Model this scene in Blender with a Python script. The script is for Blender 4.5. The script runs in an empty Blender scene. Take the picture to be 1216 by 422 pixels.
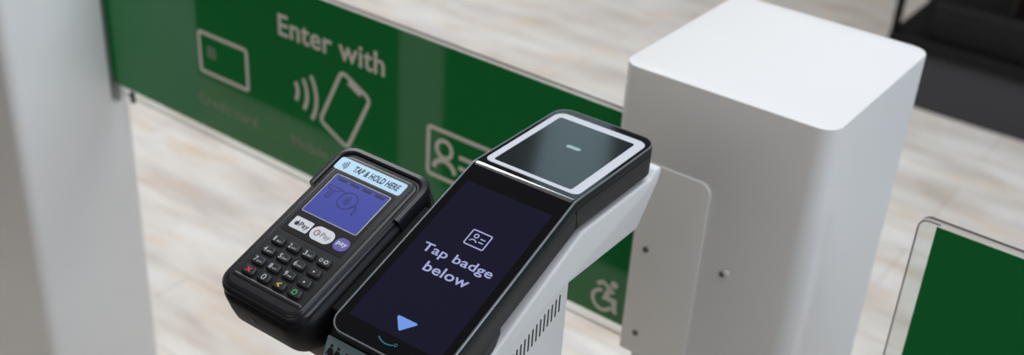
import bpy, bmesh, math, random
from mathutils import Vector, Matrix
import mathutils
random.seed(4)
sc = bpy.context.scene
COL = sc.collection
H = 1.56                                   # height of the eye above the floor

# ------------------------------------------------------------------ camera, world, lights
cam = bpy.data.cameras.new('camera'); cam_ob = bpy.data.objects.new('camera', cam); COL.objects.link(cam_ob)
R = Matrix(((0.80530398, 0.33589616, -0.48852765),
            (0.59005693, -0.37403534, 0.7154931),
            (0.05760478, -0.86444857, -0.49941001)))   # columns: right, down, forward
M = Matrix(((R[0][0], -R[0][1], -R[0][2], 0), (R[1][0], -R[1][1], -R[1][2], 0), (R[2][0], -R[2][1], -R[2][2], H), (0, 0, 0, 1)))
cam_ob.matrix_world = M
cam.sensor_width = 36; cam.lens = 1429.05 / 1216 * 36
cam.clip_start = 0.02; cam.clip_end = 60
cam.dof.use_dof = True; cam.dof.focus_distance = 0.985; cam.dof.aperture_fstop = 4.6
sc.camera = cam_ob
sc.view_settings.view_transform = 'Standard'; sc.view_settings.look = 'None'
sc.view_settings.exposure = 0.05; sc.view_settings.gamma = 1.0; sc.view_settings.use_curve_mapping = False

w = bpy.data.worlds.new('world'); sc.world = w; w.use_nodes = True
w.node_tree.nodes['Background'].inputs[0].default_value = (1.0, 0.93, 0.85, 1)
w.node_tree.nodes['Background'].inputs[1].default_value = 0.12

def area(name, loc, target, sx, sy, power, color):
    l = bpy.data.lights.new(name, 'AREA'); l.shape = 'RECTANGLE'; l.size = sx; l.size_y = sy
    l.energy = power; l.color = color
    o = bpy.data.objects.new(name, l); COL.objects.link(o); o.location = loc
    o.rotation_euler = (Vector(target) - Vector(loc)).to_track_quat('-Z', 'Y').to_euler()
    return o
area('ceiling_light_panel', (0.0, 1.5, 3.3), (0.0, 1.5, 0.0), 1.9, 2.4, 51, (0.90, 0.95, 1.0))
area('ceiling_light_left', (-3.2, 2.25, 3.3), (-3.2, 2.25, 0.0), 2.1, 1.9, 72, (0.96, 0.97, 1.0))
area('reader_reflection_light', (-2.32, 3.85, 3.0), (-2.32, 3.85, 0), 0.30, 2.4, 2.5, (0.62, 0.90, 1.0)).rotation_euler = (0, 0, math.radians(29))  # added light that makes the pale band reflected in the badge reader
area('aisle_light', (12.0, 1.2, 5.9), (-0.6, 1.1, 0.8), 6.0, 4.5, 545, (0.72, 0.84, 1.0))
area('front_fill_light', (-0.8, -2.6, 2.7), (-0.8, 1.1, 0.7), 2.6, 1.4, 14.5, (1.0, 0.86, 0.70))  # added warm fill that brightens the front faces

# ------------------------------------------------------------------ materials
def srgb(r, g, b):
    f = lambda c: ((c / 255 + 0.055) / 1.055) ** 2.4 if c > 10 else c / 255 / 12.92
    return (f(r), f(g), f(b), 1)

def mat(name, col, rough=0.5, metal=0.0, spec=0.5, bump=0.0, bscale=400, vary=0.0, coat=0.0, emit=None, estr=0):
    m = bpy.data.materials.new(name); m.use_nodes = True; nt = m.node_tree; b = nt.nodes['Principled BSDF']
    b.inputs['Base Color'].default_value = col
    b.inputs['Roughness'].default_value = rough; b.inputs['Metallic'].default_value = metal
    b.inputs['Specular IOR Level'].default_value = spec
    b.inputs['Coat Weight'].default_value = coat; b.inputs['Coat Roughness'].default_value = 0.03
    if emit: b.inputs['Emission Color'].default_value = emit; b.inputs['Emission Strength'].default_value = estr
    tc = nt.nodes.new('ShaderNodeTexCoord'); nz = nt.nodes.new('ShaderNodeTexNoise')
    nz.inputs['Scale'].default_value = bscale; nz.inputs['Detail'].default_value = 3
    nt.links.new(tc.outputs['Object'], nz.inputs['Vector'])
    if bump:
        bp = nt.nodes.new('ShaderNodeBump'); bp.inputs['Strength'].default_value = bump; bp.inputs['Distance'].default_value = 0.0004
        nt.links.new(nz.outputs['Fac'], bp.inputs['Height']); nt.links.new(bp.outputs['Normal'], b.inputs['Normal'])
    if vary:
        mx = nt.nodes.new('ShaderNodeMix'); mx.data_type = 'RGBA'; mx.inputs['Factor'].default_value = 0.5
        n2 = nt.nodes.new('ShaderNodeTexNoise'); n2.inputs['Scale'].default_value = 9; nt.links.new(tc.outputs['Object'], n2.inputs['Vector'])
        nt.links.new(n2.outputs['Fac'], mx.inputs['Factor'])
        mx.inputs['A'].default_value = tuple(c * (1 - vary) for c in col[:3]) + (1,)
        mx.inputs['B'].default_value = tuple(min(1, c * (1 + vary)) for c in col[:3]) + (1,)
        nt.links.new(mx.outputs['Result'], b.inputs['Base Color'])
    return m

white = mat('white_powder_coat', (0.80, 0.80, 0.80, 1), 0.45, bump=0.12, bscale=900, vary=0.015)
white_top = white
plate_m = mat('satin_white_plate', (0.92, 0.91, 0.88, 1), 0.4, bump=0.08, bscale=900, vary=0.02)
screw_m = mat('steel_screw', (0.22, 0.21, 0.20, 1), 0.35, metal=0.9, bump=0.1)
head_m = mat('charcoal_plastic', (0.014, 0.0185, 0.022, 1), 0.42, spec=0.25, bump=0.15, bscale=1500)
rim_m = mat('grey_metal_rim', (0.24, 0.26, 0.28, 1), 0.3, metal=0.6)
glass_blk = mat('black_glass', (0.0045, 0.0045, 0.006, 1), 0.06, spec=0.35)
reader_m = mat('tinted_reader_glass', (0.007, 0.012, 0.015, 1), 0.09, spec=0.6)
ring_m = mat('white_ring_plastic', (0.62, 0.64, 0.70, 1), 0.35)
disp_m = mat('navy_display', (0.004, 0.004, 0.008, 1), 0.06, spec=0.3, emit=srgb(27, 26, 50), estr=0.5)
txt_m = mat('display_lettering', (0.05, 0.05, 0.07, 1), 0.2, emit=srgb(150, 156, 198), estr=1.0)
tri_m = mat('display_triangle', (0.05, 0.05, 0.07, 1), 0.2, emit=srgb(98, 140, 218), estr=1.0)
teal_m = mat('teal_print', srgb(30, 120, 140), 0.3)
pill_m = mat('pale_teal_print', srgb(150, 178, 180), 0.3)
case_m = mat('black_rubber', (0.006, 0.006, 0.007, 1), 0.5, spec=0.3, bump=0.12, bscale=1200)
term_m = mat('dark_grey_plastic', (0.0095, 0.010, 0.0135, 1), 0.30, spec=0.45, bump=0.03, bscale=1600)
gloss_blk = mat('gloss_black_plastic', (0.012, 0.012, 0.013, 1), 0.25, spec=0.3)
key_m = mat('key_rubber', (0.013, 0.014, 0.017, 1), 0.32, spec=0.4)
keytx = mat('key_print', srgb(185, 190, 198), 0.5)
red_m = mat('red_print', srgb(215, 50, 45), 0.5); yel_m = mat('yellow_print', srgb(215, 175, 40), 0.5); grn_m = mat('green_print', srgb(40, 165, 100), 0.5)
lcd_m = mat('blue_lcd', (0.012, 0.016, 0.07, 1), 0.2, spec=0.4, emit=srgb(66, 74, 158), estr=0.8)
lcdtx = mat('lcd_dark_marks', (0.004, 0.005, 0.02, 1), 0.3, spec=0.3, emit=srgb(35, 38, 95), estr=0.45)
label_m = mat('pale_blue_sticker', srgb(190, 226, 250), 0.35)
labtx = mat('navy_print', srgb(35, 50, 75), 0.5)
stick_m = mat('grey_blue_sticker', srgb(128, 158, 172), 0.4)
blk_print = mat('black_print', (0.01, 0.01, 0.012, 1), 0.5)
logo_w = mat('white_sticker', srgb(215, 218, 226), 0.35); logo_p = mat('violet_sticker', srgb(98, 88, 170), 0.35)
logo_g = mat('grey_print', srgb(120, 122, 130), 0.5)
film_m = mat('green_film', (0.011, 0.205, 0.048, 1), 0.035, spec=0.5)
film_w = mat('beige_white_film', (0.80, 0.76, 0.69, 1), 0.3)
film_d = mat('dim_film_lettering', (0.27, 0.33, 0.24, 1), 0.3)
edge_l = mat('refracted_edge_pale', (0.42, 0.39, 0.35, 1), 0.25)  # front half of the glass edge, refraction painted as a pale tone
edge_d = mat('refracted_edge_dark', (0.10, 0.085, 0.08, 1), 0.2)  # rear half of the glass edge, refraction painted as a dark tone
edge_w = mat('frosted_edge', (0.42, 0.45, 0.40, 1), 0.4)
slot_m = mat('vent_dark', (0.02, 0.022, 0.025, 1), 0.7)
shelf_m = mat('black_steel', (0.004, 0.0042, 0.005, 1), 0.6, spec=0.25, bump=0.1)
kick_m = mat('graphite_steel', (0.036, 0.036, 0.043, 1), 0.5, vary=0.05)

def glass_mat():
    m = bpy.data.materials.new('clear_sheet_glass'); m.use_nodes = True; nt = m.node_tree
    nt.nodes.remove(nt.nodes['Principled BSDF']); out = nt.nodes['Material Output']
    t = nt.nodes.new('ShaderNodeBsdfTransparent'); t.inputs[0].default_value = (0.93, 0.95, 0.94, 1)
    g = nt.nodes.new('ShaderNodeBsdfGlossy'); g.inputs['Roughness'].default_value = 0.02
    f = nt.nodes.new('ShaderNodeFresnel'); ge = nt.nodes.new('ShaderNodeNewGeometry'); mr = nt.nodes.new('ShaderNodeMapRange')
    mr.inputs['To Min'].default_value = 1.45; mr.inputs['To Max'].default_value = 1 / 1.45       # the sheet reflects alike from both sides
    nt.links.new(ge.outputs['Backfacing'], mr.inputs['Value']); nt.links.new(mr.outputs[0], f.inputs[0])
    mx = nt.nodes.new('ShaderNodeMixShader')
    nt.links.new(f.outputs[0], mx.inputs[0]); nt.links.new(t.outputs[0], mx.inputs[1]); nt.links.new(g.outputs[0], mx.inputs[2])
    nt.links.new(mx.outputs[0], out.inputs[0]); return m
glass_clear = glass_mat()

def floor_mat():
    m = bpy.data.materials.new('pale_washed_plank_floor'); m.use_nodes = True; nt = m.node_tree; b = nt.nodes['Principled BSDF']
    N = nt.nodes.new; L = nt.links.new
    tc = N('ShaderNodeTexCoord')
    def noise(sx, sy, scale, detail, rough=0.6, off=0):
        mp = N('ShaderNodeMapping'); mp.inputs['Scale'].default_value = (sx, sy, 1); mp.inputs['Location'].default_value = (off, off * 2, 0)
        L(tc.outputs['Object'], mp.inputs['Vector']); n = N('ShaderNodeTexNoise'); n.inputs['Scale'].default_value = scale
        n.inputs['Detail'].default_value = detail; n.inputs['Roughness'].default_value = rough; L(mp.outputs[0], n.inputs['Vector']); return n
    n1 = noise(1.0, 3.6, 2.8, 5, 0.6); n2 = noise(1.0, 4.2, 3.6, 4, 0.55, 7.3); n3 = noise(1, 3.4, 3.0, 3, 0.5, 3.1)
    r1 = N('ShaderNodeValToRGB'); e = r1.color_ramp.elements
    e[0].position = 0.32; e[0].color = (0.66, 0.58, 0.51, 1); e[1].position = 0.62; e[1].color = (0.88, 0.855, 0.81, 1)
    e2 = r1.color_ramp.elements.new(0.46); e2.color = (0.80, 0.745, 0.68, 1)
    L(n1.outputs['Fac'], r1.inputs[0])
    r2 = N('ShaderNodeValToRGB'); e = r2.color_ramp.elements
    e[0].position = 0.54; e[0].color = (0, 0, 0, 1); e[1].position = 0.72; e[1].color = (0.75, 0.75, 0.75, 1); L(n2.outputs['Fac'], r2.inputs[0])
    mx = N('ShaderNodeMix'); mx.data_type = 'RGBA'; mx.inputs['B'].default_value = (0.80, 0.62, 0.44, 1)
    L(r2.outputs[0], mx.inputs['Factor']); L(r1.outputs[0], mx.inputs['A'])
    r3 = N('ShaderNodeValToRGB'); e = r3.color_ramp.elements
    e[0].position = 0.5; e[0].color = (0, 0, 0, 1); e[1].position = 0.7; e[1].color = (0.6, 0.6, 0.6, 1); L(n3.outputs['Fac'], r3.inputs[0])
    mx2 = N('ShaderNodeMix'); mx2.data_type = 'RGBA'; mx2.inputs['B'].default_value = (0.62, 0.57, 0.56, 1)
    L(r3.outputs[0], mx2.inputs['Factor']); L(mx.outputs['Result'], mx2.inputs['A'])
    # plank joints
    br = N('ShaderNodeTexBrick'); br.inputs['Color1'].default_value = (1, 1, 1, 1); br.inputs['Color2'].default_value = (0.93, 0.92, 0.91, 1)
    br.inputs['Mortar'].default_value = (0.78, 0.75, 0.72, 1); br.inputs['Scale'].default_value = 1.0
    br.inputs['Mortar Size'].default_value = 0.0025; br.inputs['Brick Width'].default_value = 1.2; br.inputs['Row Height'].default_value = 0.2
    L(tc.outputs['Object'], br.inputs['Vector'])
    mu = N('ShaderNodeMix'); mu.data_type = 'RGBA'; mu.blend_type = 'MULTIPLY'; mu.inputs['Factor'].default_value = 1
    L(mx2.outputs['Result'], mu.inputs['A']); L(br.outputs['Color'], mu.inputs['B'])
    L(mu.outputs['Result'], b.inputs['Base Color']); b.inputs['Roughness'].default_value = 0.5
    b.inputs['Specular IOR Level'].default_value = 0.25
    return m

# ------------------------------------------------------------------ helpers
def root_of(p):
    while p.parent: p = p.parent
    return p

def obj(name, verts, faces, material, parent=None, smooth=True, mi=None, mats=None):
    """verts in eye-centred coordinates; they are stored relative to the thing's base"""
    base = Vector((0, 0, 0))
    if parent is not None: base = root_of(parent)['_b']; base = Vector(base)
    me = bpy.data.meshes.new(name)
    me.from_pydata([tuple(Vector(v) + Vector((0, 0, H)) - base) for v in verts], [], faces)
    for mm in (mats or [material]): me.materials.append(mm)
    if mi: 
        for p, k in zip(me.polygons, mi): p.material_index = k
    bm = bmesh.new(); bm.from_mesh(me); bmesh.ops.recalc_face_normals(bm, faces=bm.faces); bm.to_mesh(me); bm.free()
    if smooth:
        me.shade_smooth()
        me.set_sharp_from_angle(angle=math.radians(38))
    me.update()
    o = bpy.data.objects.new(name, me); COL.objects.link(o)
    if parent is not None: o.parent = parent
    return o

def thing(name, label, cat, loc, group=None, rotz=0):
    o = bpy.data.objects.new(name, None); COL.objects.link(o)
    o.location = loc; o.rotation_euler = (0, 0, rotz); o['label'] = label; o['category'] = cat; o['_b'] = tuple(loc)
    o.empty_display_size = 0.05
    if group: o['group'] = group
    return o

def rrect_rows(u0, u1, s0, s1, r, n=6, extra=(), rc=None):
    """rounded rectangle as rows (s, uleft, uright). rc = radii (bottom, top)"""
    rb, rt = rc if rc else (r, r)
    rows = []
    for i in range(n + 1):
        a = math.pi / 2 * i / n
        rows.append((s0 + rb * (1 - math.cos(a)), rb * (1 - math.sin(a))))
    for i in range(n + 1):
        a = math.pi / 2 * (1 - i / n)
        rows.append((s1 - rt * (1 - math.cos(a)), rt * (1 - math.sin(a))))
    mid = [(s, 0.0) for s in extra]
    rows = rows[:n + 1] + mid + rows[n + 1:]
    return [(s, u0 + k, u1 - k) for s, k in rows]

def slab(name, mp, u0, u1, s0, s1, r, layers, m, parent, extra=(), n=6, rc=None, cap_bottom=True):
    """stack of inset outlines: layers = [(inset, depth)...] bottom to top; mp(u,s,d)->point"""
    loops = []
    for ins, d in layers:
        rb, rt = rc if rc else (r, r)
        rows = rrect_rows(u0 + ins, u1 - ins, s0 + ins, s1 - ins, r, n, extra, (max(rb - ins, 0.02), max(rt - ins, 0.02)))
        loops.append((rows, d))
    V = []; F = []; K = len(loops[0][0])
    for rows, d in loops:
        V += [mp(a, s, d) for s, a, b in rows] + [mp(b, s, d) for s, a, b in rows]
    ring = list(range(K)) + [2 * K - 1 - i for i in range(K)]
    for l in range(len(loops) - 1):
        A, B = l * 2 * K, (l + 1) * 2 * K
        for i in range(2 * K):
            a, b = ring[i], ring[(i + 1) % (2 * K)]
            F.append((A + a, A + b, B + b, B + a))
    def cap(o):
        for i in range(K - 1): F.append((o + i, o + K + i, o + K + i + 1, o + i + 1))
    cap((len(loops) - 1) * 2 * K)
    if cap_bottom: cap(0)
    o = obj(name, V, F, m, parent)
    top = set(range((len(loops) - 1) * 2 * K, len(loops) * 2 * K))      # keep the flat cap flat: crease its outline
    me = o.data; at = me.attributes.get('sharp_edge') or me.attributes.new('sharp_edge', 'BOOLEAN', 'EDGE')
    rim = {frozenset((top0 + ring[i], top0 + ring[(i + 1) % (2 * K)])) for top0 in ((len(loops) - 1) * 2 * K,) for i in range(2 * K)}
    for i, e in enumerate(me.edges):
        if frozenset(e.vertices) in rim: at.data[i].value = True
    return o

def frame_slab(name, mp, u0, u1, s0, s1, r, wd, d0, d1, m, parent, extra=(), n=6, rc=None):
    """closed rounded ring of width wd between depths d0 and d1"""
    rb, rt = rc if rc else (r, r)
    V = []; F = []
    prof = [(0, d0), (0, d1 - min(.3, (d1 - d0) / 2)), (.25, d1), (wd - .25, d1), (wd, d1 - min(.3, (d1 - d0) / 2)), (wd, d0)]
    for ins, d in prof:
        rows = rrect_rows(u0 + ins, u1 - ins, s0 + ins, s1 - ins, r, n, extra, (max(rb - ins, 0.02), max(rt - ins, 0.02)))
        K = len(rows); V += [mp(a, s, d) for s, a, b in rows] + [mp(b, s, d) for s, a, b in rows]
    ring = list(range(K)) + [2 * K - 1 - i for i in range(K)]
    P = len(prof)
    for l in range(P):
        A, B = l * 2 * K, ((l + 1) % P) * 2 * K
        for i in range(2 * K):
            a, b = ring[i], ring[(i + 1) % (2 * K)]
            F.append((A + a, A + b, B + b, B + a))
    return obj(name, V, F, m, parent)

class S2:
    """collects flat 2D shapes and extrudes them on a mapped surface"""
    def __init__(s): s.V = []; s.F = []
    def poly(s, pts, d0, d1, mp):
        o = len(s.V); n = len(pts)
        s.V += [mp(u, v, d0) for u, v in pts] + [mp(u, v, d1) for u, v in pts]
        s.F.append(tuple(o + n + i for i in range(n))); s.F.append(tuple(o + i for i in reversed(range(n))))
        for i in range(n): s.F.append((o + i, o + (i + 1) % n, o + n + (i + 1) % n, o + n + i))
    def stroke(s, pts, wd, d0, d1, mp, closed=False):
        P = [Vector(p) for p in pts]; n = len(P); Lq = []; Rq = []
        for i in range(n):
            a = P[i - 1] if (i > 0 or closed) else None; b = P[(i + 1) % n] if (i < n - 1 or closed) else None
            if a is None: t = (b - P[i]).normalized(); nn = Vector((-t.y, t.x)); k = 1
            elif b is None: t = (P[i] - a).normalized(); nn = Vector((-t.y, t.x)); k = 1
            else:
                t1 = (P[i] - a).normalized(); t2 = (b - P[i]).normalized()
                n1 = Vector((-t1.y, t1.x)); n2 = Vector((-t2.y, t2.x)); nn = (n1 + n2).normalized(); k = 1 / max(.4, nn.dot(n1))
            Lq.append(P[i] + nn * wd / 2 * k); Rq.append(P[i] - nn * wd / 2 * k)
        o = len(s.V)
        for d in (d0, d1): s.V += [mp(q.x, q.y, d) for q in Lq] + [mp(q.x, q.y, d) for q in Rq]
        m = n if closed else n - 1
        for i in range(m):
            j = (i + 1) % n; a, b, c, d_ = o + i, o + j, o + n + j, o + n + i; T = 2 * n
            s.F += [(a + T, b + T, c + T, d_ + T), (d_, c, b, a), (a, b, b + T, a + T), (c, d_, d_ + T, c + T)]
        if not closed:
            T = 2 * n; s.F += [(o, o + T, o + n + T, o + n), (o + n - 1, o + 2 * n - 1, o + 2 * n - 1 + T, o + n - 1 + T)]
    def disc(s, c, r, d0, d1, mp, n=16, sy=1): s.poly([(c[0] + r * math.cos(2 * math.pi * i / n), c[1] + sy * r * math.sin(2 * math.pi * i / n)) for i in range(n)], d0, d1, mp)
    def ring(s, c, r, wd, d0, d1, mp, n=24): s.stroke([(c[0] + r * math.cos(2 * math.pi * i / n), c[1] + r * math.sin(2 * math.pi * i / n)) for i in range(n)], wd, d0, d1, mp, True)
    def arc(s, c, r, a0, a1, wd, d0, d1, mp, n=12): s.stroke([(c[0] + r * math.cos(math.radians(a0 + (a1 - a0) * i / n)), c[1] + r * math.sin(math.radians(a0 + (a1 - a0) * i / n))) for i in range(n + 1)], wd, d0, d1, mp)
    def build(s, name, m, parent): return obj(name, s.V, s.F, m, parent, smooth=False)

def rr(u0, u1, v0, v1, r, n=5):
    pts = []
    for cx, cy, a0 in ((u1 - r, v1 - r, 0), (u0 + r, v1 - r, 90), (u0 + r, v0 + r, 180), (u1 - r, v0 + r, 270)):
        for i in range(n + 1):
            a = math.radians(a0 + 90 * i / n); pts.append((cx + r * math.cos(a), cy + r * math.sin(a)))
    return pts

def rotp(pts, c, deg):
    a = math.radians(deg); return [(c[0] + (x - c[0]) * math.cos(a) - (y - c[1]) * math.sin(a), c[1] + (x - c[0]) * math.sin(a) + (y - c[1]) * math.cos(a)) for x, y in pts]

def text(name, string, x0, x1, base, cap, mp, d, m, parent, bold=0.0, thick=0.15, rot=0, shear=0):
    cu = bpy.data.curves.new('t', 'FONT'); cu.body = string; cu.size = 1; cu.offset = bold; cu.resolution_u = 3; cu.shear = shear
    cu.space_character = 1.0 + bold * 2
    to = bpy.data.objects.new('t', cu); COL.objects.link(to)
    dg = bpy.context.evaluated_depsgraph_get(); me = bpy.data.meshes.new_from_object(to.evaluated_get(dg))
    bpy.data.objects.remove(to); bpy.data.curves.remove(cu)
    xs = [v.co.x for v in me.vertices]; a, b = min(xs), max(xs); kx = (x1 - x0) / (b - a); ky = cap / 0.70
    P = [(x0 + (v.co.x - a) * kx, base + v.co.y * ky) for v in me.vertices]
    if rot: P = rotp(P, (x0, base), rot)
    bm = bmesh.new(); vs = [bm.verts.new((p[0], p[1], d)) for p in P]
    for f in me.polygons:
        try: bm.faces.new([vs[i] for i in f.vertices])
        except ValueError: pass
    bmesh.ops.remove_doubles(bm, verts=bm.verts, dist=1e-4)
    ext = bmesh.ops.extrude_face_region(bm, geom=bm.faces[:])
    for v in ext['geom']:
        if isinstance(v, bmesh.types.BMVert): v.co.z += thick
    bm.verts.index_update(); bm.verts.ensure_lookup_table()
    V = [mp(v.co.x, v.co.y, v.co.z) for v in bm.verts]; F = [tuple(v.index for v in f.verts) for f in bm.faces]
    bm.free(); bpy.data.meshes.remove(me)
    return obj(name, V, F, m, parent, smooth=False)

def prism(name, pts, axis_map, a, b, m, parent, bev=0.0):
    """outline pts extruded from a to b; axis_map(p, t)->point; slight bevel"""
    n = len(pts); V = [axis_map(p, a) for p in pts] + [axis_map(p, b) for p in pts]
    F = [tuple(range(n)), tuple(n + i for i in range(n))] + [(i, (i + 1) % n, n + (i + 1) % n, n + i) for i in range(n)]
    o = obj(name, V, F, m, parent)
    if bev:
        bm = bmesh.new(); bm.from_mesh(o.data)
        bmesh.ops.bevel(bm, geom=[e for e in bm.edges if len(e.link_faces) == 2 and e.calc_face_angle(0) > 0.6], offset=bev, segments=3, profile=0.5, affect='EDGES', clamp_overlap=True)
        bm.to_mesh(o.data); bm.free(); o.data.shade_smooth(); o.data.set_sharp_from_angle(angle=math.radians(38))
    return o

def boxm(name, x0, x1, y0, y1, z0, z1, m, parent, bev=0.0):
    return prism(name, [(x0, y0), (x1, y0), (x1, y1), (x0, y1)], lambda p, t: (p[0], p[1], t), z0, z1, m, parent, bev)

def cut(o, cutters):
    for c in cutters:
        md = o.modifiers.new('b', 'BOOLEAN'); md.operation = 'DIFFERENCE'; md.object = c; md.solver = 'EXACT'
    bpy.context.view_layer.update()
    dg = bpy.context.evaluated_depsgraph_get(); me = bpy.data.meshes.new_from_object(o.evaluated_get(dg))
    o.modifiers.clear(); o.data = me
    for c in cutters: bpy.data.objects.remove(c)
    me.shade_smooth(); me.set_sharp_from_angle(angle=math.radians(30))

# ------------------------------------------------------------------ the floor
fl = obj('floor', [(-9, -4, -H), (7, -4, -H), (7, 11, -H), (-9, 11, -H), (-9, -4, -H - .05), (7, -4, -H - .05), (7, 11, -H - .05), (-9, 11, -H - .05)],
         [(0, 1, 2, 3), (4, 5, 6, 7), (0, 1, 5, 4), (1, 2, 6, 5), (2, 3, 7, 6), (3, 0, 4, 7)], floor_mat(), smooth=False)
fl['kind'] = 'structure'

mt = thing('floor_mat', 'unseen dark ribbed mat added to darken the green glass reflection', 'mat', (-1.3, -1.35, 0))  # added out of view so the green glass reflects something dark
V = []; F = []
for i in range(60):
    x = -4 + .09 * i; o = len(V)
    V += [(x + a, y, -H + z) for y in (-2.9, .18) for a, z in ((0, 0), (0, .006), (.02, .010), (.07, .010), (.09, .006), (.09, 0))]
    F += [(o + k, o + k + 1, o + 7 + k, o + 6 + k) for k in range(5)] + [tuple(o + k for k in range(6)), tuple(o + 6 + k for k in range(6)), (o, o + 5, o + 11, o + 6)]
obj('pile', V, F, mat('added_dark_mat', (.02, .02, .022, 1), .9, bump=.3, bscale=200), mt, smooth=False)

# ------------------------------------------------------------------ gate posts (white boxes)
YW = math.radians(-1)
G0 = Vector((-.60, 1.1093, 0)); GX = Vector((math.cos(YW), math.sin(YW), 0)); GN = Vector((math.sin(YW), -math.cos(YW), 0))   # GN towards the eye
def gm(u, z, d): # mm along the leaf, mm height, mm towards the eye
    p = G0 + GX * (u / 1000) + GN * (d / 1000); return (p.x, p.y, z / 1000)

def post(name, label, x0, x1, y0, y1, ztop, rad=.022):
    t = thing(name, label, 'gate post', ((x0 + x1) / 2, (y0 + y1) / 2, 0), 'white gate posts')
    mp = lambda u, s, d: (u / 1000, s / 1000, d / 1000)
    b = slab('housing', mp, x0 * 1000, x1 * 1000, y0 * 1000, y1 * 1000, rad * 1000,
             [(0, -H * 1000), (0, ztop * 1000 - 2.0), (0.6, ztop * 1000 - .6), (2.0, ztop * 1000)], white, t, n=8)
    return t, b

bx, housing = post('gate_post', 'white square box post with a pale flat top, to the right of the screen kiosk', -.600, -.345, 1.079, 1.363, -.55)
def cutter(x0, x1, y0, y1, z0, z1):
    return boxm('c', x0, x1, y0, y1, z0 + H, z1 + H, white, None) if False else boxm('c', x0, x1, y0, y1, z0, z1, white, None)
# children are stored relative to the thing's base, so shift the cutters with a temporary location
cs = [cutter(-.65, -.505, 1.05, 1.20, -1.7, -.659), cutter(-.65, -.500, 1.093, 1.130, -.70, -.610)]
bpy.context.view_layer.update()
cut(housing, cs)
# clamp plate with rounded upper corner, two bolts
pts = [(-.5555, -.925), (-.5555, -.6585)] + [(-.468 - .014 + .014 * math.cos(math.radians(a)), -.6585 - .014 + .014 * math.sin(math.radians(a))) for a in (90, 70, 50, 30, 15, 0)] + [(-.468, -.925)]
pl_ = prism('clamp_plate', pts, lambda p, t: (p[0], t, p[1]), 1.0752, 1.0785, plate_m, bx, .0005)
def screw(x, z, y, r=.0038, parent=None, name='bolt', m=None):
    V = []; F = []; n = 14
    for rr_, dd in ((r, 0), (r, -.0012), (r * .8, -.002), (r * .4, -.002), (r * .4, -.0008)):
        V += [(x + rr_ * math.cos(2 * math.pi * i / n), y + dd, z + rr_ * math.sin(2 * math.pi * i / n)) for i in range(n)]
    for l in range(4): F += [(l * n + i, l * n + (i + 1) % n, (l + 1) * n + (i + 1) % n, (l + 1) * n + i) for i in range(n)]
    F.append(tuple(4 * n + i for i in range(n))); F.append(tuple(reversed(range(n))))
    return obj(name, V, F, m or screw_m, parent)
screw(-.537, -.7722, 1.0752, parent=pl_); screw(-.536, -.8942, 1.0752, parent=pl_)
screw(-.4397, -.7652, 1.0790, parent=bx, name='screw', r=.0034)
hole = screw(-.4345, -.7610, 1.0790, parent=bx, name='screw_cap', r=.0034, m=plate_m)

lp, lh = post('gate_post', 'tall white gate post at the left edge, beside the credit card picture', -1.86, -1.600, .937, 1.160, -.42, .020)
cs = [cutter(-1.64, -1.55, 1.117, 1.138, -.96, -.60)]
cut(lh, cs)
post('gate_post', 'unseen slim white post added for the band reflected in green glass', -1.60, -1.50, .37, .42, -.62, .012)  # added out of view, its reflection makes a light band in the film
rp, rh = post('gate_post', 'white gate post holding the far end of the right green panel', .40, .655, 1.00, 1.28, -.55)
cs = [cutter(.38, .422, 1.086, 1.107, -.96, -.60)]
cut(rh, cs)

# ------------------------------------------------------------------ glass gate leaves with green film
def leaf(name, label, u0, u1, zt, zb, film_u0, film_u1, film_zt, film_zb, rl, d=0):
    base = gm((u0 + u1) / 2, 0, 0)
    t = thing(name, label, 'gate panel', (base[0], base[1], zb / 1000 + H), 'green glass gate panels')
    pts = []
    r = rl
    if r: pts += [(u0 + r - r * math.sin(a), zt - r + r * math.cos(a)) for a in [math.pi / 2 * k / 6 for k in range(6, -1, -1)]]
    else: pts += [(u0, zt)]
    pts += [(u1, zt), (u1, zb), (u0, zb)]
    n = len(pts); V = [gm(p[0], p[1], 0) for p in pts] + [gm(p[0], p[1], -5) for p in pts] + [gm(p[0], p[1], -10) for p in pts]
    F = [tuple(range(n)), tuple(2 * n + i for i in range(n))]; mi = [0, 0]
    for i in range(n):
        j = (i + 1) % n
        top = i < n - 3 or i == n - 4
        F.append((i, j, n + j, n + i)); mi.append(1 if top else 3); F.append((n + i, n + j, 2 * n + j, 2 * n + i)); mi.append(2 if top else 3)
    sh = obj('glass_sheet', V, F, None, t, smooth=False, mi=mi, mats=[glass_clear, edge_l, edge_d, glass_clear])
    s = S2(); s.poly([(u0 + 1, zb), (u1 - 1, zb), (u1 - 1, zb + 1.6), (u0 + 1, zb + 1.6)], -1.5, .05, gm); s.build('lower_edge', edge_w, t)
    s = S2(); s.poly([(film_u0, film_zb), (film_u1, film_zb), (film_u1, film_zt), (film_u0, film_zt)], 0.05, 0.6, gm)
    fm = s.build('green_film', film_m, t)
    return t, fm

lf, film = leaf('glass_gate', 'green glass gate reading Enter with, left of the white box post', -1036, 88, -627, -937, -1003, 60, -628, -921, 0)
rf, film2 = leaf('glass_gate', 'plain green glass gate with a clear border, right of the white box post', 350, 1018, -621, -937, 369, 1010, -624.5, -921, 11)
s = S2(); s.stroke([(350.7, -936), (350.7, -632)] + [(361 - 10.3 * math.cos(math.radians(a)), -632 + 10.3 * math.sin(math.radians(a))) for a in (15, 30, 45, 60, 75, 90)] + [(372, -621.7)], 1.3, -1.5, .08, gm)
s.build('edge_line', mat('grey_glass_edge', (.12, .12, .115, 1), .3), rf)

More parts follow.
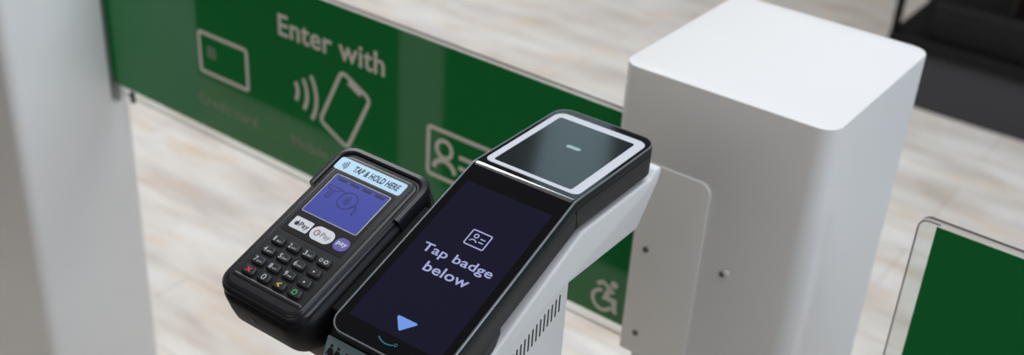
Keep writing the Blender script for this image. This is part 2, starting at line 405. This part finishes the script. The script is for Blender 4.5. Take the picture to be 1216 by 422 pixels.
D0, D1 = .6, .9
text('lettering', 'Enter with', -587, -381, -706, 33, gm, D0, film_w, film, bold=.014, thick=.3)
s = S2(); s.stroke(rr(-766, -659, -821, -755, 5), 6, D0, D1, gm, True)
s.build('card_picture', film_w, film)
s = S2()
for i in range(4): s.stroke([(-749, -776.5 - 5 * i), (-729, -776.5 - 5 * i)], 2.4, D0, D1, gm)
s.stroke([(-744, -775), (-744, -793)], 1.5, D0, D1, gm); s.stroke([(-734, -775), (-734, -793)], 1.5, D0, D1, gm)
s.build('card_chip', film_d, film)
text('lettering', 'Credit card', -777, -644, -879, 17, gm, D0, film_d, film, bold=.004, thick=.3)
text('lettering', 'Mobile wallet', -567, -418, -879, 17, gm, D0, film_d, film, bold=.004, thick=.3)
s = S2()
for r_, a in ((26, 34), (45, 33), (64, 33)):
    s.arc((-577, -786), r_, -a, a, 6.5, D0, D1, gm)
s.build('wave_picture', film_w, film)
ph = rotp(rr(-487, -427, -835, -732, 9), (-457, -783.5), -26)
s = S2(); s.stroke(ph, 6, D0, D1, gm, True)
s.stroke(rotp([(-470, -738), (-444, -738)], (-457, -783.5), -26), 8, D0, D1, gm)
s.build('phone_picture', film_w, film)
s = S2(); s.stroke(rr(-301, -193, -823, -751, 5), 6, D0, D1, gm, True)
s.ring((-273, -778), 13, 6, D0, D1, gm); s.arc((-272, -814), 19, 12, 168, 7, D0, D1, gm)
s.stroke([(-247, -780), (-212, -780)], 6, D0, D1, gm); s.stroke([(-247, -796), (-212, -796)], 6, D0, D1, gm)
s.build('badge_picture', film_w, film)
text('lettering', 'Badge', -282, -215, -879, 17, gm, D0, film_d, film, bold=.004, thick=.3)
# leaning wheelchair sign
s = S2()
s.arc((-5.5, -895.5), 14.5, 95, 335, 5.2, D0, D1, gm, 20)
s.disc((9.5, -866), 5.4, D0, D1, gm)
s.stroke([(4, -873.5), (-1, -890), (12, -890.5), (13.5, -907)], 7.5, D0, D1, gm)
s.stroke([(-15, -874), (-7, -868.5), (4, -873.5), (10, -880)], 5.6, D0, D1, gm)
s.stroke([(12, -907), (18, -906)], 4, D0, D1, gm)
s.build('wheelchair_picture', film_w, film)
# small dark clip under the left end of the leaf
s = S2(); s.poly([(-958, -925), (-951, -925), (-949, -944), (-956, -944)], -3, 3, gm); s.build('edge_clip', slot_m, lf)

# ------------------------------------------------------------------ kiosk with the badge screen
XL, XR = -.5414, -.4364
YR, ZR = .7325, -.5100
TH = math.radians(22)
kio = thing('badge_kiosk', 'white and charcoal kiosk with a dark touch screen reading Tap badge below', 'kiosk', ((XL + XR) / 2, YR, 0), rotz=math.radians(0.8))
W = 106.0
def kd(u, s, d): return km(u, s, d, 0)       # for print, which does not spread with the case
def km(u, s, d, spread=4.8):
    b = 3.0   # half length of the rounded bend at the ridge, mm
    if s <= -b: y, z, a = s * math.cos(TH), s * math.sin(TH), TH
    elif s >= b: y, z, a = s, 0, 0
    else:
        t = (s + b) / (2 * b); a = TH * (1 - t)
        p0 = (-b * math.cos(TH), -b * math.sin(TH)); p2 = (b, 0)
        y = (1 - t) ** 2 * p0[0] + t * t * p2[0]; z = (1 - t) ** 2 * p0[1] + t * t * p2[1]
    y -= d * math.sin(a); z += d * math.cos(a)
    if s < 0: u += spread * s / 190 * (1 - u / W)          # the head widens a little towards its foot
    return (XL + u / 1000, YR + y / 1000, ZR + z / 1000)
BEND = (-3.4, -3, -1.5, 0, 1.5, 3, 3.4)
hd = slab('head_case', km, 0, W, -197, 140, 14, [(1.5, -31), (0, -29), (0, -9.5), (.7, -9.2), (.7, -8.6), (0, -8.3), (0, -1.2), (.4, -.6)], head_m, kio, BEND, rc=(15, 16))
# wider lower skirt of the case, with the step line along the side
frame_slab('rim', km, 0.1, W - .1, -196.9, 139.9, 14, 1.5, -1.3, .2, rim_m, kio, BEND, rc=(15, 16))
slab('cover_glass', km, 1.5, W - 1.5, -195.5, 138.5, 12, [(0, -1.0), (0, -.1), (.4, .1)], glass_blk, kio, BEND, rc=(13.6, 14.5))
# metal strip added over the glass ridge to give its highlight
V = []; F = []
for sv in (-2.6, -1.8, -.9, 0, .9, 1.8, 2.6):
    for uu, dd in ((3.2, .02), (3.2, .16), (W - 3.2, .16), (W - 3.2, .02)): V.append(km(uu, sv, dd))
for i in range(6): F += [(4 * i + k, 4 * i + (k + 1) % 4, 4 * i + 4 + (k + 1) % 4, 4 * i + 4 + k) for k in range(4)]
F += [(0, 1, 2, 3), (24, 25, 26, 27)]
obj('ridge_highlight_strip', V, F, mat('ridge_highlight_metal', (.60, .62, .65, 1), .10, metal=1.0), kio)
# display
dsp = slab('display', km, 9.5, 96.5, -179, -21, .6, [(0, .05), (0, .16)], disp_m, kio, (), n=1)
s = S2(); s.stroke(rr(46, 65, -78, -62.6, 1.2), 1.15, .16, .3, kd, True)
s.ring((52.2, -67.6), 1.9, 1.0, .16, .3, kd, 16); s.arc((52.2, -75.3), 3.6, 25, 155, 1.0, .16, .3, kd)
s.stroke([(57, -68.8), (61.8, -68.8)], 1.0, .16, .3, kd); s.stroke([(57, -72.2), (61.8, -72.2)], 1.0, .16, .3, kd)
s.build('badge_symbol', txt_m, dsp)
text('lettering', 'Tap badge', 17.8, 87.5, -99.6, 8.6, kd, .16, txt_m, dsp, bold=.012, thick=.14, rot=.9)
text('lettering', 'below', 31.5, 75.2, -116.2, 9.6, kd, .16, txt_m, dsp, bold=.012, thick=.14, rot=.9)
s = S2(); s.poly([(43.2, -161), (42.4, -162.6), (51, -172.3), (52.4, -172.6), (62, -162), (61, -160.8)], .16, .3, kd); s.build('down_arrow', tri_m, dsp)
s = S2(); s.stroke([(40.8, -184.3), (43.2, -186), (46.5, -187.2), (50, -187.6), (53.6, -187.2), (56.4, -186)], 1.0, .1, .25, kd)
s.ring((58.1, -184.9), 1.2, .6, .1, .25, kd, 12)
s.build('smile_logo', teal_m, kio)
# badge reader
slab('reader_ring', km, 5.2, W - 4.4, 8.5, 129, 9, [(0, .1), (0, .35), (.4, .6)], ring_m, kio, (), n=6, rc=(7, 10))
rd = slab('reader_pad', km, 12.0, W - 13.5, 13.5, 119.5, 2.5, [(0, .4), (0, .62), (.2, .75)], reader_m, kio, (), n=4)
s = S2(); s.poly(rr(47, 61.5, 73.6, 79.0, 2.6), .75, .85, km); s.build('reader_mark', pill_m, rd)
# chin below the screen
cD = (math.cos(math.radians(248.3)), math.sin(math.radians(248.3)))
y0, z0 = .5575, -.5842
def cm(u, v, d):    # u mm along x, v mm down the chin, d outward
    nY, nZ = cD[1], -cD[0]
    return (XL + u / 1000, y0 + (cD[0] * v + nY * d) / 1000, z0 + (cD[1] * v + nZ * d) / 1000)
prof = [(y0 + .002, z0 + .000), (y0 + cD[0] * .075, z0 + cD[1] * .075), (y0 + .045, z0 + cD[1] * .075), (.640, -.592), (.640, -.5765)]
prism('chin', prof, lambda p, t: (t, p[0], p[1]), XL - .0068, XR - .0012, head_m, kio, .005)
s = S2(); s.poly(rr(6, 99, -54, -13.6, 1.5) if False else [(u, -v) for u, v in rr(-4.6, 99, 11.4, 52, 1.5)], 0.1, .4, lambda u, v, d: cm(u, -v, d))
st = s.build('sticker', stick_m, kio)
s = S2()
mpc = lambda u, v, d: cm(u, -v, d)
for cx, sgn in ((1.6, 1), (8.8, -1)):
    s.disc((cx, -18.6), 1.5, .4, .55, mpc, 12)
    s.poly([(cx - 1.9, -20.6), (cx + 1.9, -20.6), (cx + 2.4, -29), (cx + 1.2, -38), (cx - 1.2, -38), (cx - 2.4, -29)], .4, .55, mpc)
    s.stroke([(cx + 1.7 * sgn, -21.4), (cx + 3.6 * sgn, -27.5)], 1.2, .4, .55, mpc)
    s.stroke([(cx - 1.7 * sgn, -21.4), (cx - 3.8 * sgn, -27)], 1.2, .4, .55, mpc)
s.build('people_symbol', blk_print, st)
text('lettering', 'P', 16.6, 21.4, -26.5, 7.8, mpc, .4, blk_print, st, bold=.02)
# white housing: arm under the head and column to the floor
xr = XR + .0015; xl = XL - .0015
prof = [(.600, -.6150), (.7497, -.5475), (.866, -.5470), (.8745, -.5400), (.8825, -.5400), (.8860, -.5445), (.8800, -.5570), (.8500, -.5935), (.7345, -.5925), (.7345, -H), (.600, -H)]
body = prism('housing', prof, lambda p, t: (t, p[0], p[1]), xl, xr, white, kio, .0028)
for i in range(22):
    y = .7216 - .0056 * i; z = -.5967 - .00195 * i
    pts = [(y - .0011 + .0011 * math.cos(math.radians(a)), z - .0011 + .0011 * math.sin(math.radians(a))) for a in (0, 45, 90, 135, 180)] + \
          [(y - .0011 + .0011 * math.cos(math.radians(a)), z - .0175 + .0011 * math.sin(math.radians(a))) for a in (180, 225, 270, 315, 360)]
    prism('vent_slot_shade', pts, lambda p, t: (t, p[0], p[1]), xr - .002, xr + .00012, slot_m, body)  # dark inlay paints the shade inside a slot that is not cut

# ------------------------------------------------------------------ card terminal
TT = math.radians(20.3); TO = (-.556, .6872, -.5225)
ter = thing('card_terminal', 'black card payment terminal with blue screen and sixteen keys, mounted beside the kiosk', 'payment terminal', (-.605, .62, -.64 + H))
def tm(u, v, d):
    return (TO[0] + u / 1000, TO[1] + (v * math.cos(TT) - d * math.sin(TT)) / 1000, TO[2] + (v * math.sin(TT) + d * math.cos(TT)) / 1000)
slab('rear_case', tm, -99.5, 3, -171, 6, 14, [(8, -46), (3, -44), (.8, -38), (0, -28), (0, -13), (1.2, -9), (4, -6.5)], case_m, ter, n=8, rc=(24, 16))
slab('front_shell', tm, -97.0, -1.0, -168, 4, 12, [(0, -12), (0, -6), (1.0, -3.2), (2.8, -1.8)], term_m, ter, n=8, rc=(17, 14))
# hood round the upper end
def hood():
    out = rrect_rows(-100.5, 3.5, -30, 9.5, 15, 8, (), (.02, 17)); inn = rrect_rows(-94.5, -2.8, -30, 2.2, 12, 8, (), (.02, 13))
    V = []; F = []
    seqs = []
    def path(rows): return [(a, s) for s, a, b in rows] + [(b, s) for s, a, b in reversed(rows)]
    po, pi = path(out), path(inn)
    po = [(u, max(s, -43) if s > -29.9 else -43) for u, s in po]; pi = [(u, s if s > -29.9 else -43) for u, s in pi]
    mids = [((a[0] * .25 + b[0] * .75), (a[1] * .25 + b[1] * .75)) for a, b in zip(po, pi)]
    om = [((a[0] * .8 + b[0] * .2), (a[1] * .8 + b[1] * .2)) for a, b in zip(po, pi)]
    layers = [(po, -30), (po, -3.2), (om, -.4), (mids, 0.6), (pi, -.4), (pi, -8)]
    n = len(po)
    for p, d in layers: V += [tm(u, s, d) for u, s in p]
    Lr = len(layers)
    for l in range(Lr):
        m = (l + 1) % Lr
        for i in range(n - 1): F.append((l * n + i, l * n + i + 1, m * n + i + 1, m * n + i))
    F.append(tuple(l * n for l in range(Lr))); F.append(tuple(l * n + n - 1 for l in range(Lr)))
    return obj('hood', V, F, term_m, ter)
hood()
fp = slab('face_plate', tm, -92.5, -5.0, -165, 0.2, 9, [(0, -4.5), (.3, -2.2), (1.6, -.7), (3.6, -.1), (5, 0)], term_m, ter, n=8, rc=(13, 11))
# lower lip that slopes off the face
frame_pts = None
slab('lip', tm, -87, -9.5, -154.5, -149.3, 2.4, [(0, -.2), (.8, .55), (1.8, .75)], term_m, fp, n=4)
gp = slab('screen_surround', tm, -84.0, -14.5, -97.5, -22.5, 2.5, [(0, -.2), (0, .1), (.3, .25)], gloss_blk, ter, n=4)
frame_slab('screen_frame', tm, -82.3, -18.9, -73.2, -24.6, 2, 1.2, .2, .55, rim_m, gp, n=4)
lcd = slab('screen', tm, -81.1, -20.1, -72.0, -25.8, 1, [(0, .2), (0, .45)], lcd_m, gp, n=2)
s = S2()
for k in range(4):
    x = -77.0 + k * 14.2; s.poly([(x, -30.6), (x + 10.5, -30.6), (x + 10.5, -28.2), (x, -28.2)], .45, .55, tm)
s.poly([(-78.5, -27.3), (-22.5, -27.3), (-22.5, -26.7), (-78.5, -26.7)], .45, .55, tm)
s.stroke([(-78, -38), (-66, -38), (-66, -41.5), (-70, -41.5), (-70, -51), (-74, -51), (-74, -41.5), (-78, -41.5)], .7, .45, .55, tm, True)
s.stroke([(-72, -42), (-72, -48)], .7, .45, .55, tm)
s.stroke([(-66, -39), (-58, -39)], .7, .45, .55, tm)
s.ring((-51.5, -46), 9.2, .8, .45, .55, tm, 28)
for r_ in (2.4, 4.4, 6.4): s.arc((-57.5, -46), r_ + 1.4, -42, 42, .9, .45, .55, tm, 8)
s.stroke([(-45, -51), (-41, -47.5), (-38, -51), (-39, -56), (-36.8, -57)], .8, .45, .55, tm)
s.build('tap_picture', lcdtx, lcd)
# label sticker
s = S2(); s.poly(rr(-91.2, -15.2, -20.6, -6.2, 2.6), 0, .2, tm); lb = s.build('sticker', label_m, ter); lb['label'] = 'pale blue sticker above the screen'
text('lettering', 'TAP & HOLD HERE', -71.5, -20.0, -16.6, 6.6, tm, .2, labtx, lb, bold=.03, thick=.1, shear=.12)
s = S2()
for r_ in (3.0, 5.2, 7.4): s.arc((-86.8, -13.4), r_, -38, 38, 1.1, .2, .3, tm, 8)
s.build('contactless_symbol', labtx, lb)
# payment logos
def sticker(pts, m): 
    s = S2(); s.poly(pts, .25, .5, tm); return s.build('logo_sticker', m, gp)
a = sticker(rr(-80.2, -59.6, -91.8, -79.2, 1.6), logo_w)
s = S2(); s.disc((-74.6, -86.0), 2.35, .5, .6, tm, 14); s.stroke([(-74.4, -83.4), (-73.6, -82.2)], .9, .5, .6, tm); s.build('fruit_mark', blk_print, a)
text('lettering', 'Pay', -71.6, -61.2, -88.0, 5.2, tm, .5, blk_print, a, bold=.02, thick=.08)
b = sticker(rr(-57.8, -33.2, -93.2, -78.6, 7.2, 8), logo_w)
s = S2(); s.arc((-51.2, -86), 2.6, 20, 150, 1.1, .5, .6, tm); s.build('letter_mark', red_m, b)
s = S2(); s.arc((-51.2, -86), 2.6, 150, 340, 1.1, .5, .6, tm); s.stroke([(-51.2, -86), (-48.4, -86), (-48.8, -87.4)], 1.0, .5, .6, tm); s.build('letter_mark', logo_g, b)
text('lettering', 'Pay', -46.6, -36.4, -88.2, 5.2, tm, .5, logo_g, b, bold=.01, thick=.08)
c = sticker(rr(-31.0, -16.2, -92.6, -79.4, 6.0, 8), logo_p)
text('lettering', 'pay', -28.8, -18.4, -86.8, 4.6, tm, .5, logo_w, c, bold=.02, thick=.08)
# keypad: sixteen keys
cols = (-75.0, -57.9, -40.8, -23.7); rws = (-108.0, -120.3, -132.3, -144.0)
caps = [['1', '2', '3', 'oo'], ['4', '5', '6', '.'], ['7', '8', '9', '.'], ['X', '0', '<', 'O']]
subs = {'1': 'qz', '2': 'abc', '3': 'def', '4': 'ghi', '5': 'jkl', '6': 'mno', '7': 'prs', '8': 'tuv', '9': 'wxy'}
def keym(cx, cy): return lambda u, v, d: tm(cx + u, cy + v + .018 * (cx + 50) , d)
for r_ in range(4):
    for c_ in range(4):
        mk = keym(cols[c_], rws[r_])
        k = slab('key', mk, -6.6, 6.6, -4.5, 4.5, 2.6, [(0, -.3), (.1, 1.2), (.6, 2.0), (1.5, 2.35)], key_m, ter, n=4)
        ch = caps[r_][c_]
        if ch in subs:
            text('key_print', ch, -4.2, -1.4 if ch != '1' else -2.6, -2.3, 4.6, mk, 2.35, keytx, k, bold=.01, thick=.06)
            text('key_print', subs[ch], -.4, 4.4, -1.9, 1.9, mk, 2.35, keytx, k, thick=.06)
        else:
            s = S2(); m_ = keytx
            if ch == 'X': s.stroke([(-2.3, -2), (2.3, 2)], 1.1, 2.35, 2.42, mk); s.stroke([(-2.3, 2), (2.3, -2)], 1.1, 2.35, 2.44, mk); m_ = red_m
            elif ch == '<': s.stroke([(1.6, 2.0), (-1.8, 0), (1.6, -2.0)], 1.1, 2.35, 2.42, mk); m_ = yel_m
            elif ch == 'O': s.ring((0, 0), 2.1, 1.0, 2.35, 2.42, mk, 20); m_ = grn_m
            elif ch == '0': s.stroke(rr(-1.5, 1.5, -2.3, 2.3, 1.4), .75, 2.35, 2.42, mk, True)
            elif ch == 'oo': s.ring((-2.9, 0), 1.4, .6, 2.35, 2.42, mk, 14); s.ring((2.7, 0), 1.6, .9, 2.35, 2.42, mk, 14); s.stroke([(-.6, -.4), (.6, -.4)], .5, 2.35, 2.42, mk)
            else: s.disc((0, 0), .95, 2.35, 2.42, mk, 12)
            s.build('key_print', m_, k)
# small arrow mark moulded on the nose
s = S2()
def nm(u, v, d):   # front of the nose
    return tm(u, -171 - d, -24 + v)
s.poly([(-59.5, -2.6), (-52.5, -2.6), (-55.4, 3.0)], -.3, .5, nm)
s.build('arrow_mark', mat('grey_print_mark', srgb(95, 97, 100), .5), ter)
# black mounting block towards the kiosk
def blk(name, u0, u1, v0, v1, d0, d1, m, par):
    return slab(name, tm, u0, u1, v0, v1, 2, [(0, d0), (0, d1 - 1.2), (1, d1)], m, par, n=3)
blk('mounting_block', -4, 10.6, -134, -10, -38, -13, case_m, ter)
# pale arm that carries the terminal, shade painted into its grey
boxm('support_arm', -.650, -.5495, .566, .64, -.640, -.606, mat('shaded_white_metal', (.30, .28, .25, 1), .5), ter, .002)

# ------------------------------------------------------------------ black shelf fixture far right
sx0, sx1, sy0, sy1 = -.99, 1.6, 3.39, 4.05
sh = thing('display_rack', 'black wire display rack with graphite kick panel standing on the pale floor', 'display rack', (.3, 3.7, 0))
boxm('kick_panel', sx0, sx1, sy0, sy1, -H, -1.385, kick_m, sh, .004)
boxm('deck', sx0, sx1, sy0 - .012, sy1, -1.385, -1.345, shelf_m, sh, .004)
for x in (sx0, .3, sx1 - .02):
    for y in (sy0, sy1 - .03): boxm('upright', x, x + .018, y, y + .028, -1.345, -.05, shelf_m, sh, .002)
def mesh_panel(name, x0, x1, z0, z1, yb, yt, step, r=.0028):
    V = []; F = []
    def bar(a, b, r):
        a = Vector(a); b = Vector(b); t = (b - a).normalized(); p = t.orthogonal().normalized(); q = t.cross(p); o = len(V)
        for e in (a, b):
            for k in range(4): V.append(tuple(e + (p * math.cos(k * math.pi / 2) + q * math.sin(k * math.pi / 2)) * r))
        for k in range(4): F.append((o + k, o + (k + 1) % 4, o + 4 + (k + 1) % 4, o + 4 + k))
        F.append((o, o + 1, o + 2, o + 3)); F.append((o + 4, o + 5, o + 6, o + 7))
    n = int((x1 - x0) / step)
    for i in range(n + 1): x = x0 + (x1 - x0) * i / n; bar((x, yb, z0), (x, yt, z1), r)
    m = max(2, int((z1 - z0) / .03))
    for j in range(m + 1): k = j / m; bar((x0, yb + (yt - yb) * k, z0 + (z1 - z0) * k), (x1, yb + (yt - yb) * k, z0 + (z1 - z0) * k), r if 0 < j < m else r * 2)
    return obj(name, V, F, shelf_m, sh, smooth=False)
mesh_panel('wire_front', -.90, sx1 - .03, -1.345, -1.215, sy0 + .02, sy0 + .005, .012)
mesh_panel('wire_back', sx0 + .15, sx1 - .03, -1.345, -.10, sy1 - .01, sy1 - .01, .03)
boxm('basket_liner', -.88, sx1 - .04, sy0 + .03, sy0 + .04, -1.342, -1.225, mat('dark_mesh', (.045, .045, .05, 1), .6), sh, 0)
boxm('shelf', -.82, sx1 - .03, sy0 + .05, sy1 - .02, -1.140, -1.105, shelf_m, sh, .004)
boxm('shelf', sx0 + .03, sx1 - .03, sy0 + .05, sy1 - .02, -.74, -.705, shelf_m, sh, .004)
pk = mat('dark_wrapper', (.05, .028, .035, 1), .35, vary=.4)
def packet(x, y, z, w_, d_, h_, label):
    t = thing('packet', label, 'packet', (x, y, z + H), 'dark packets on the rack')
    o = boxm('wrapper', x - w_ / 2, x + w_ / 2, y - d_ / 2, y + d_ / 2, z, z + h_, pk, t, .012)
    boxm('seal_strip', x - w_ / 2 - .0, x + w_ / 2, y - .003, y + .003, z + h_ - .001, z + h_ + .012, pk, t, 0)
for i in range(9):
    packet(-.62 + .2 * i, 3.62 + .02 * math.sin(i * 2), -1.345, .16, .16, .15, 'dark wrapped packet lying behind the wire front of the black rack')

# tidy helper properties
for o in bpy.data.objects:
    if '_b' in o: del o['_b']
